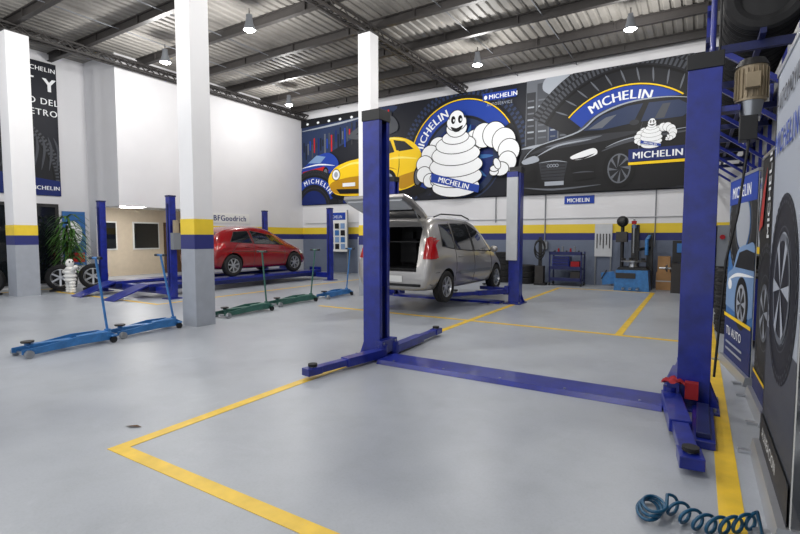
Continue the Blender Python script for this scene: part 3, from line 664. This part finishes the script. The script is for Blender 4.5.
r=empty('two_post_lift')
b=B('post_a'); post(b,-3.5,10.6,2.92,-1,'lgray'); carriage(b,-3.5,10.6,.3,-1); b.obj(r,.004)
b=B('post_b'); post(b,-6.8,10.6,2.92,1); carriage(b,-6.8,10.6,.3,1); b.obj(r,.004)
b=B('arms')
arm(b,(-3.68,10.47),(-4.4,9.35),.27,.03); arm(b,(-3.68,10.73),(-4.4,11.0),.27,.03)
arm(b,(-6.62,10.47),(-5.75,9.35),.27,.03); arm(b,(-6.62,10.73),(-5.75,11.0),.27,.03); b.obj(r,.006)
b=B('cross_plate'); b.prism([(10.25,0),(10.65,0),(10.6,.045),(10.3,.045)],'x',-6.55,-3.75,'blue'); b.obj(r)

r=empty('four_post_lift')
b=B('frame')
for x,dx in((-10.85,-1),(-14.05,1)):
    for y in(7.0,12.9):
        b.bb((x-.08,y-.08,.02),(x+.08,y+.08,2.46),'blue'); b.bb((x-.18,y-.18,0),(x+.18,y+.18,.02),'blue'); b.bb((x-.09,y-.09,2.46),(x+.09,y+.09,2.5),'blued')
        b.bb((x-.02,y-.1,.3),(x+.02,y-.08,2.3),'blued')
for y in(7.0,12.9): b.bb((-13.97,y-.09,.1),(-10.93,y+.09,.27),'blue')
b.obj(r,.004)
b=B('runways')
for x in(-11.69,-13.21):
    b.bb((x-.26,6.75,.27),(x+.26,13.1,.34),'blue'); b.bb((x-.26,6.75,.16),(x-.22,13.1,.27),'blued'); b.bb((x+.22,6.75,.16),(x+.26,13.1,.27),'blued')
    b.prism([(6.74,.33),(5.9,.02),(5.9,.0),(6.74,.28)],'x',x-.24,x+.24,'blue'); b.bb((x-.26,13.05,.34),(x+.26,13.1,.44),'blue')
b.obj(r,.004)
b=B('power_unit'); b.bb((-10.74,6.9,1.2),(-10.6,7.1,1.6),'gray'); b.cyl((-10.66,7,1.6),(-10.66,7,1.9),.07,.07,'motor',18); b.obj(r,.004)

# ------------------------------------------------------------ trolley jacks
def jack(x,y,rz,k,L=1.15,tilt=(-.12,.05)):
    b=B('trolley_jack')
    for s in(-1,1):
        b.prism([(0,.05),(.1,.03),(L*.6,.05),(L,.04),(L+.03,.1),(L*.92,.16),(L*.6,.17),(.25,.12),(.0,.11)],'x',s*.13-.008,s*.13+.008,k)
        b.cyl((s*.15,.06,.05),(s*.20,.06,.05),.05,.05,'steel',18); b.cyl((s*.15,L-.05,.045),(s*.19,L-.05,.045),.045,.045,'black',16)
        b.box((s*.17,L-.05,.1),(.06,.08,.02),k)
    b.cyl((-.2,.06,.05),(.2,.06,.05),.015,.015,'steel',10)
    b.beam((0,L*.55,.11),(0,.12,.13),.12,.05,k,taper=.8); b.cyl((0,.12,.13),(0,.12,.17),.035,.035,k,16); b.cyl((0,.12,.17),(0,.12,.19),.07,.075,'dark',20)
    b.cyl((0,L*.6,.11),(0,L*.95,.12),.045,.045,k,18); b.bb((-.14,L*.88,.08),(.14,L*.95,.15),k); b.bb((-.13,L*.45,.06),(.13,L*.5,.1),k)
    hx,hy=tilt; p0=Vector((0,L*.97,.15)); p1=Vector((hx,L*.97+hy,1.2))
    b.cyl((0,L*.97,.08),(0,L*.97,.18),.05,.04,k,16)
    b.tube([p0,p1],.017,k,10); b.tube([p1-Vector((.13,0,0)),p1+Vector((.13,0,0))],.017,k,10)
    for s in(-1,1): b.tube([p1+Vector((s*.07,0,0)),p1+Vector((s*.14,0,0))],.022,'black',10)
    b.obj(None,.004,(x,y,0),rz)
jack(-7.15,2.5,.05,'blue2',1.15,(-.12,-.06)); jack(-7.35,3.75,.05,'blue2',1.05,(-.2,-.06))
jack(-7.5,5.75,.02,'green',1.2,(-.1,.0)); jack(-7.75,7.3,-.03,'green',1.2,(.05,.1)); jack(-7.7,8.8,.05,'blue2',1.1,(.05,.1))

# ------------------------------------------------------------ tyre changer, carts etc
b=B('tyre_changer'); X,Y=-1.55,15.0
b.prism([(X-.45,0),(X+.45,0),(X+.4,.58),(X-.4,.58)],'y',Y-.35,Y+.3,'blue2'); b.prism([(X-.4,.58),(X+.4,.58),(X+.34,.66),(X-.34,.66)],'y',Y-.3,Y+.3,'black')
b.cyl((X,Y,.66),(X,Y,.8),.12,.1,'steel',24); b.cyl((X,Y,.8),(X,Y,.84),.32,.32,'steel',32)
for i in range(4):
    a=i*pi/2+.4; b.box((X+.26*math.cos(a),Y+.26*math.sin(a),.87),(.1,.06,.07),'dark',rz=a)
b.bb((X-.1,Y+.3,.0),(X+.1,Y+.5,1.85),'black'); b.beam((X,Y+.4,1.8),(X,Y-.05,1.8),.09,.1,'blue2'); b.cyl((X,Y-.03,1.05),(X,Y-.03,2.0),.025,.025,'steel',14)
b.box((X,Y-.03,1.02),(.1,.12,.06),'dark'); b.bb((X+.3,Y+.3,0),(X+.46,Y+.48,1.6),'black'); b.beam((X+.38,Y+.4,1.55),(X+.33,Y-.05,1.4),.08,.08,'blue2'); b.cyl((X+.33,Y-.05,1.0),(X+.33,Y-.05,1.45),.045,.045,'blue2',14)
b.beam((X+.4,Y+.35,1.2),(X+.15,Y-.1,1.15),.06,.08,'black'); b.bb((X-.06,Y-.12,1.86),(X+.06,Y+.0,1.95),'ragred')
b.ball((X-.34,Y+.3,1.95),(.16,.12,.16),'black'); b.cyl((X-.34,Y+.35,.6),(X-.34,Y+.35,1.85),.05,.05,'black',14); b.bb((X-.5,Y+.2,1.35),(X-.2,Y+.42,1.65),'dark')
for i in range(3): b.beam((X-.2+i*.18,Y-.36,.1),(X-.2+i*.18,Y-.5,.06),.07,.02,'steel')
b.beam((X-.45,Y-.1,.35),(X-.8,Y-.15,.3),.06,.35,'blue2'); b.beam((X-.8,Y-.15,.3),(X-.67,Y-.15,.55),.1,.03,'black')
b.bb((X-.4,Y-.37,.35),(X+.1,Y-.35,.5),'dark')
b.obj(None,.006)
b=B('wheel_balancer'); 
b.prism([(-.6,0),(-.05,0),(-.08,.75),(-.6,.8)],'y',14.7,15.25,'dark'); b.bb((-.6,15.1,.8),(-.05,15.25,1.4),'black'); b.box((-.32,15.08,1.2),(.35,.03,.25),'i_teal'); b.cyl((-.6,14.95,.65),(-.9,14.95,.65),.03,.03,'steel',14); b.cyl((-.7,14.95,.65),(-.75,14.95,.65),.12,.05,'steel',20); b.obj(None,.006)
b=B('tool_cart'); X,Y=-3.45,15.4
for z in(.15,.5,.95): b.bb((X-.48,Y-.25,z),(X+.48,Y+.25,z+.03),'blued'); b.bb((X-.48,Y-.26,z),(X+.48,Y-.24,z+.1),'blued')
for sx in(-.47,.47):
    for sy in(-.24,.24): b.bb((X+sx-.02,Y+sy-.02,.1),(X+sx+.02,Y+sy+.02,1.05),'blued'); b.cyl((X+sx-.02,Y+sy,.05),(X+sx+.02,Y+sy,.05),.05,.05,'black',14)
b.bb((X-.4,Y-.2,.53),(X+.1,Y+.2,.9),'blue'); b.bb((X+.14,Y-.18,.18),(X+.42,Y+.18,.44),'dark'); b.bb((X+.15,Y-.2,.53),(X+.4,Y+.1,.75),'ragred')
for i in range(4): b.bb((X-.38,Y-.215,.56+i*.085),(X+.08,Y-.2,.62+i*.085),'blued')
for i in range(7): b.cyl((X-.38+i*.12,Y,.98),(X-.38+i*.12,Y,1.08+.07*(i%3)),.035,.025,('black','ragred','gray')[i%3],10)
b.obj(None,.004)
def tyre_stack(x,y,n,r=.31):
    b=B('tyre_stack')
    for i in range(n): wheel(b,(0,0,0),r,.2,1,Matrix.Translation(Vector((x,y,.1+i*.2)))@Matrix.Rotation(pi/2,4,'Y'),0,'black')
    b.obj()
tyre_stack(-4.75,15.4,3); tyre_stack(-5.5,15.5,5)
b=B('hose_trolley')
b.bb((-4.35,14.95,.0),(-4.0,15.25,.08),'black'); b.bb((-4.25,15.08,.08),(-4.15,15.14,1.5),'black')
for i in range(3): b.tube([(-4.2+.16*math.cos(a*pi/8),15.05-.02*i,1.2-.05*i+(.22+.03*i)*math.sin(a*pi/8)) for a in range(17)],.02,'rub')
b.bb((-4.33,14.98,.08),(-4.07,15.22,.6),'dark'); b.obj()
b=B('cardboard_box')
b.bb((-1.0,15.45,0),(-.62,15.85,.5),'card'); b.bb((-.97,15.47,.5),(-.66,15.83,.95),'card'); b.bb((-1.0,15.445,.235),(-.62,15.45,.265),'lgray'); b.obj()
b=B('tool_rack'); b.bb((-2.75,15.93,.9),(-2.25,15.96,1.9),'lgray'); b.bb((-2.74,15.93,0),(-2.7,15.97,.9),'gray'); b.bb((-2.3,15.93,0),(-2.26,15.97,.9),'gray')
for i in range(5): b.cyl((-2.68+.09*i,15.91,1.15+.1*(i%2)),(-2.68+.09*i,15.91,1.6),.012,.015,'dark',8)
b.obj()
b=B('information_board'); b.bb((-13.2,15.55,.9),(-12.2,15.6,2.55),'whiteg'); b.bb((-13.22,15.6,0),(-13.17,15.64,2.6),'gray'); b.bb((-12.23,15.6,0),(-12.18,15.64,2.6),'gray'); b.bb((-13.25,15.45,0),(-12.15,15.75,.03),'gray')
A=Art(b,lambda a,c,l:(a,15.545-.0015*l,c),(-13.2,-12.2,.9,2.55)); A.rect_(-13.15,2.2,-12.25,2.5,'i_blue'); A.text('MICHELIN',-13.1,2.27,.17,'i_white',sx=.8)
for i in range(4):
    for j in range(3): A.rect_(-13.1+j*.3,1.0+i*.28,-12.88+j*.3,1.22+i*.28,('i_teal','i_dark','i_sky')[(i+j)%3])
b.obj()
b=B('storage_cabinet'); b.bb((-11.6,15.5,0),(-9.4,15.95,1.5),'lgray')
for i in range(3): b.bb((-11.55+i*.73,15.48,.1),(-10.87+i*.73,15.5,1.45),'blued'); b.bb((-10.95+i*.73,15.46,.7),(-10.92+i*.73,15.48,.9),'steel')
b.obj(None,.004)

# ------------------------------------------------------------ left display corner
def plant(x,y):
    b=B('potted_dracaena')
    b.lathe([(.0,.0),(.2,.0),(.26,.42),(.28,.45),(.24,.45),(.22,.4),(0,.4)],'black',Matrix.Translation(Vector((x,y,0))),28)
    for tx,ty,h in((0,0,1.85),(.08,.05,1.45),(-.07,.06,1.1)):
        b.tube([(x+tx,y+ty,.38),(x+tx*1.3,y+ty,h*.6),(x+tx*1.6,y+ty,h)],.025,'soil',8)
        for lvl in range(6):
            for i in range(12):
                a=i*2*pi/12+lvl*.5+random.uniform(-.2,.2); L=random.uniform(.42,.6); z0=h-.6+lvl*.16; el=random.uniform(.5,1.1)
                pts=[]
                for s in range(6):
                    t=s/5; rr=L*t; zz=z0+L*el*t-L*1.3*t*t*.9
                    pts.append((Vector((x+tx*1.6+rr*math.cos(a),y+ty+rr*math.sin(a),zz)),.03*math.sin(pi*min(1,.15+t*.85))+.002))
                sd=Vector((-math.sin(a),math.cos(a),0)); vs=[]
                for p,w in pts: vs+=[p-sd*w,p+Vector((0,0,-.008)),p+sd*w]
                b.add(vs,[(3*q+c,3*q+c+1,3*q+c+4,3*q+c+3) for q in range(5) for c in(0,1)],'leaf',None,True)
    b.obj()
plant(-15.95,6.95)
def disp_tyre(x,y,r=.36,rz=0.):
    b=B('display_wheel'); wheel(b,(0,0,0),r,.23,1,None,6,'alu'); b.bb((-.16,-.25,-r-.02),(.16,.25,-r+.03),'black'); b.obj(None,0,(x,y,r+.02),rz)
for x,y in((-15.1,4.1),(-15.4,4.85),(-15.0,6.35),(-14.8,7.1)): disp_tyre(x,y,.36,-.6)
b=B('display_counter'); b.bb((-16.3,3.0,0),(-15.8,4.5,.9),'whiteg'); b.bb((-16.35,2.95,.9),(-15.75,4.55,.95),'i_blue'); b.bb((-15.8,3.2,.2),(-15.79,4.4,.7),'i_blue'); b.obj(None,.005)
b=B('mascot_figure'); T=Matrix.Translation(Vector((-14.25,6.25,0)))
for z,rx,ry in((.36,.16,.14),(.46,.18,.15),(.56,.165,.14),(.65,.13,.11)): b.ball((0,0,z),(rx,ry,.075),'whiteg',16,T)
b.ball((0,0,.8),(.1,.1,.12),'whiteg',16,T)
for s in(-1,1):
    for i,z in enumerate((.055,.12,.2,.28)): b.ball((s*(.08+.005*i),0,z),(.08,.085,.055),'whiteg',14,T)
    for i in range(4): b.ball((s*(.16+.05*i),0,.62-.02*i+.05*i*(s>0)),(.05,.06,.055),'whiteg',12,T)
    b.ball((.08,s*.04,.84),(.02,.018,.03),'black',8,T)
b.obj()
b=B('notice_board'); b.bb((-16.79,7.2,.6),(-16.76,7.85,2.3),'i_teal'); A=Art(b,lambda a,c,l:(-16.755+.0015*l,a,c),(7.2,7.85,.6,2.3)); A.ell(7.5,1.6,.25,.4,'i_white'); A.rect_(7.25,.7,7.8,1.0,'i_red'); b.obj()
b=B('window_1'); b.bb((-16.8,4.6,.1),(-16.74,7.1,2.5),'black'); b.bb((-16.74,4.7,.2),(-16.73,5.8,2.4),'glass'); b.bb((-16.74,5.9,.2),(-16.73,7.0,2.4),'glass'); b.obj()

# ------------------------------------------------------------ right wall banners, shelf
def rollup(name,loc,w,H,art,rz=0.):
    b=B(name); y0,y1=-w/2,w/2
    b.prism([(-.07,0),(.07,0),(.05,.09),(-.05,.09)],'y',y0-.02,y1+.02,'alu')
    for y in(y0+.05,y1-.05): b.beam((-.14,y,.012),(.14,y,.012),.05,.02,'alu')
    b.tube([(.03,0,.05),(.03,0,H)],.012,'alu'); b.bb((-.012,y0,H),(.03,y1,H+.03),'alu')
    b.bb((-.003,y0,.09),(.003,y1,H),'whiteg')
    A=Art(b,lambda a,c,l:(-.004-.0006*l,y1-a,c),(0,w,.09,H)); art(A,w,H); b.obj(None,0,loc,rz)
def art1(A,w,h):
    A.rect_(0,.09,w,h,'i_teal'); A.tyre(w*.55,h-.5,.62,.3,n=36,lug='i_gray'); A.ell(w*.55,h-.5,.28,.28,'i_lgray')
    A.rect_(0,h-.28,w,h,'i_blue'); A.text('MICHELIN',.12,h-.21,.18,'i_white',sx=.9,bold=.05)
    A.poly([(0,.75),(.05,1.05),(.3,1.15),(.5,1.36),(.85,1.42),(w,1.38),(w,.7),(.1,.68)],'i_sky',True); A.poly([(.38,1.16),(.55,1.33),(.85,1.37),(w,1.34),(w,1.16)],'i_dark')
    A.stroke([(.1,1.0),(.5,1.08),(w,1.1)],.04,'i_white'); A.ell(.18,.95,.09,.06,'i_white')
    A.rect_(0,.09,w,.58,'i_blued')
    A.ell(w*.62,.78,.27,.29,'i_black'); A.ell(w*.62,.78,.19,.21,'i_lgray'); A.ell(w*.62,.78,.15,.17,'i_dark')
    for j in range(6):
        a=j*pi/3; A.poly([(w*.62,.78),(w*.62+.17*math.cos(a-.2),.78+.19*math.sin(a-.2)),(w*.62+.17*math.cos(a+.2),.78+.19*math.sin(a+.2))],'i_lgray')
    A.text('TU AUTO',.12,.36,.14,'i_white',bold=.04)
    for i in range(2): A.rect_(.12,.18+i*.08,w-.3,.205+i*.08,'i_lgray')
    A.rect_(0,.56,w,.6,'i_yel')
rollup('rollup_banner',(.40,6.45,0),1.15,2.15,art1,.15)
def art2(A,w,h):
    A.rect_(0,.09,w,h,'i_vdk'); A.tyre(w*.5,.85,.6,.28,n=40,lug='i_mid'); A.ell(w*.5,.85,.25,.25,'i_gray'); A.ell(w*.5,.85,.2,.2,'i_dark')
    for j in range(5):
        a=j*2*pi/5; A.poly([(w*.5,.85),(w*.5+.22*math.cos(a-.2),.85+.22*math.sin(a-.2)),(w*.5+.22*math.cos(a+.2),.85+.22*math.sin(a+.2))],'i_lgray')
    A.text('MICHELIN',w*.62,1.48,.17,'i_white',rot=pi/2,bold=.05); A.rect_(0,.09,w,.25,'i_blued'); A.rect_(0,.25,w,.28,'i_yel')
    A.poly([(0,1.55),(.15,1.9),(.35,2.1),(.2,1.6)],'i_red')
rollup('rollup_banner',(.50,5.1,0),.9,2.2,art2,.03)
def art3(A,w,h):
    A.rect_(0,.09,w,h,'i_lgray'); A.poly([(0,.09),(w,.09),(w,.9),(0,.9)],'i_mid'); A.rect_(0,.09,.04,h,'i_dgray')
    A.tyre(w*.5,1.2,.55,.33,n=44,lug='i_mid'); A.ell(w*.5,1.2,.32,.32,'i_gray'); A.ell(w*.5,1.2,.28,.28,'i_dark')
    for j in range(6):
        a=j*pi/3; A.poly([(w*.5,1.2),(w*.5+.3*math.cos(a-.15),1.2+.3*math.sin(a-.15)),(w*.5+.3*math.cos(a+.15),1.2+.3*math.sin(a+.15))],'i_lgray')
    A.text('AUTOMOVIL',.1,2.3,.15,'i_dark',sx=.9,bold=.04); A.text('MICHELIN',.1,2.02,.2,'i_blue',sx=.9,bold=.04)
    A.rect_(0,.09,w,.3,'i_dgray'); A.text('ALINEACION',.12,.16,.1,'i_white')
rollup('rollup_banner',(.42,3.5,0),1.2,2.55,art3,.0)

sh=empty('tyre_storage_shelf')
b=B('frame')
for i in range(8):
    y=5.9+i*1.35
    b.bb((.0,y-.03,3.32),(.95,y+.03,3.4),'blued'); b.beam((.15,y,3.34),(.93,y,2.75),.05,.05,'blue'); b.bb((.9,y-.03,2.6),(.95,y+.03,4.4),'blue')
for x in(.02,.45,.85): b.bb((x-.025,5.7,3.4),(x+.025,15.5,3.45),'blued')
b.bb((.0,5.7,3.7),(.04,15.5,3.75),'blue')
for i in range(8): b.bb((.0,5.87+i*1.35,3.4),(.04,5.93+i*1.35,3.75),'blue')
b.obj(sh)
b=B('tyres')
for i in range(38): wheel(b,(0,0,0),.34,.2,1,Matrix.Translation(Vector((.47,5.85+i*.25,3.79)))@Matrix.Rotation(pi/2,4,'Z'),0,'rub')
b.obj(sh)
b=B('wall_panel_posters')
for i,(y0,y1,k) in enumerate(((7.4,8.3,'i_vdk'),(8.5,9.6,'i_blued'),(9.8,10.9,'i_lgray'),(11.2,12.6,'i_vdk'),(13,14.4,'i_lgray'))):
    b.bb((.92,y0,1.2),(.95,y1,2.55),k)
    A=Art(b,lambda a,c,l:(.915-.001*l,-a,c),(-y1,-y0,1.2,2.55)); A.tyre(-(y0+y1)/2,1.8,.42,.22,n=30); A.text('MICHELIN',-y1+.08,2.35,.15,'i_white' if k!='i_lgray' else 'i_blue',bold=.05); A.rect_(-y1,1.2,-y0,1.32,'i_yel')
b.obj()
b=B('service_cart'); b.bb((.4,7.9,.12),(.88,8.6,.95),'blue')
for i in range(5): b.bb((.385,7.94,.18+i*.15),(.4,8.56,.3+i*.15),'blued'); b.bb((.37,8.1,.25+i*.15),(.385,8.4,.265+i*.15),'steel')
for sx in(.45,.83):
    for sy in(8.0,8.5): b.cyl((sx-.02,sy,.06),(sx+.02,sy,.06),.06,.06,'black',14); b.box((sx,sy,.11),(.05,.05,.03),'steel')
b.bb((.35,7.85,.95),(.92,8.65,.98),'black'); b.obj(None,.004)
tyre_stack(.57,9.1,5); tyre_stack(.57,9.75,6); tyre_stack(.57,12.2,6)
b=B('steel_locker'); b.bb((.47,10.2,.05),(.9,11.6,1.15),'gray'); b.bb((.49,10.22,0),(.88,11.58,.05),'black')
for i in range(3): b.bb((.455,10.23+i*.46,.1),(.47,10.65+i*.46,1.1),'lgray'); b.bb((.44,10.6+i*.46,.6),(.455,10.62+i*.46,.75),'steel')
b.obj(None,.004)
# coiled hose
b=B('coiled_air_hose'); pts=[]
for i in range(66): 
    a=i/22*2*pi; pts.append((-.19+.055*math.cos(a)+.0006*i,2.86+(.12-.012*(i//22))*math.sin(a),.012+.0009*i))
n=7*20
for i in range(n+1):
    t=i/n; a=t*7*2*pi; ax=-.10+.40*t; ay=2.93-.13*math.sin(t*3.4)+.02*t; r=.044
    pts.append((ax+.034*math.sin(a),ay+r*math.sin(a),.055+r*math.cos(a)*.95))
pts+=[(.32,2.6,.012),(.32,2.4,.01),(.3,2.0,.01)]
b.tube(pts,.009,'hose',8); b.obj()
b=B('dry_leaf')
for cx,cy in((-3.75,2.05),): b.add([(cx-.07,cy-.03,.004),(cx,cy-.02,.014),(cx+.07,cy+.03,.004),(cx,cy+.03,.008)],[(0,1,2,3)],'soil')
b.obj()

# ------------------------------------------------------------ world, camera
w=bpy.data.worlds.new('World'); scene.world=w; w.use_nodes=True
w.node_tree.nodes['Background'].inputs[0].default_value=(.9,.94,1,1); w.node_tree.nodes['Background'].inputs[1].default_value=1.05
cam=bpy.data.cameras.new('camera'); cam.lens=481/800*36; cam.sensor_width=36; cam.clip_start=.05; cam.clip_end=100
co=bpy.data.objects.new('camera',cam); scene.collection.objects.link(co); co.location=(0,0,1.5); co.rotation_euler=(math.radians(90-3.57),0,math.radians(31.8)); scene.camera=co
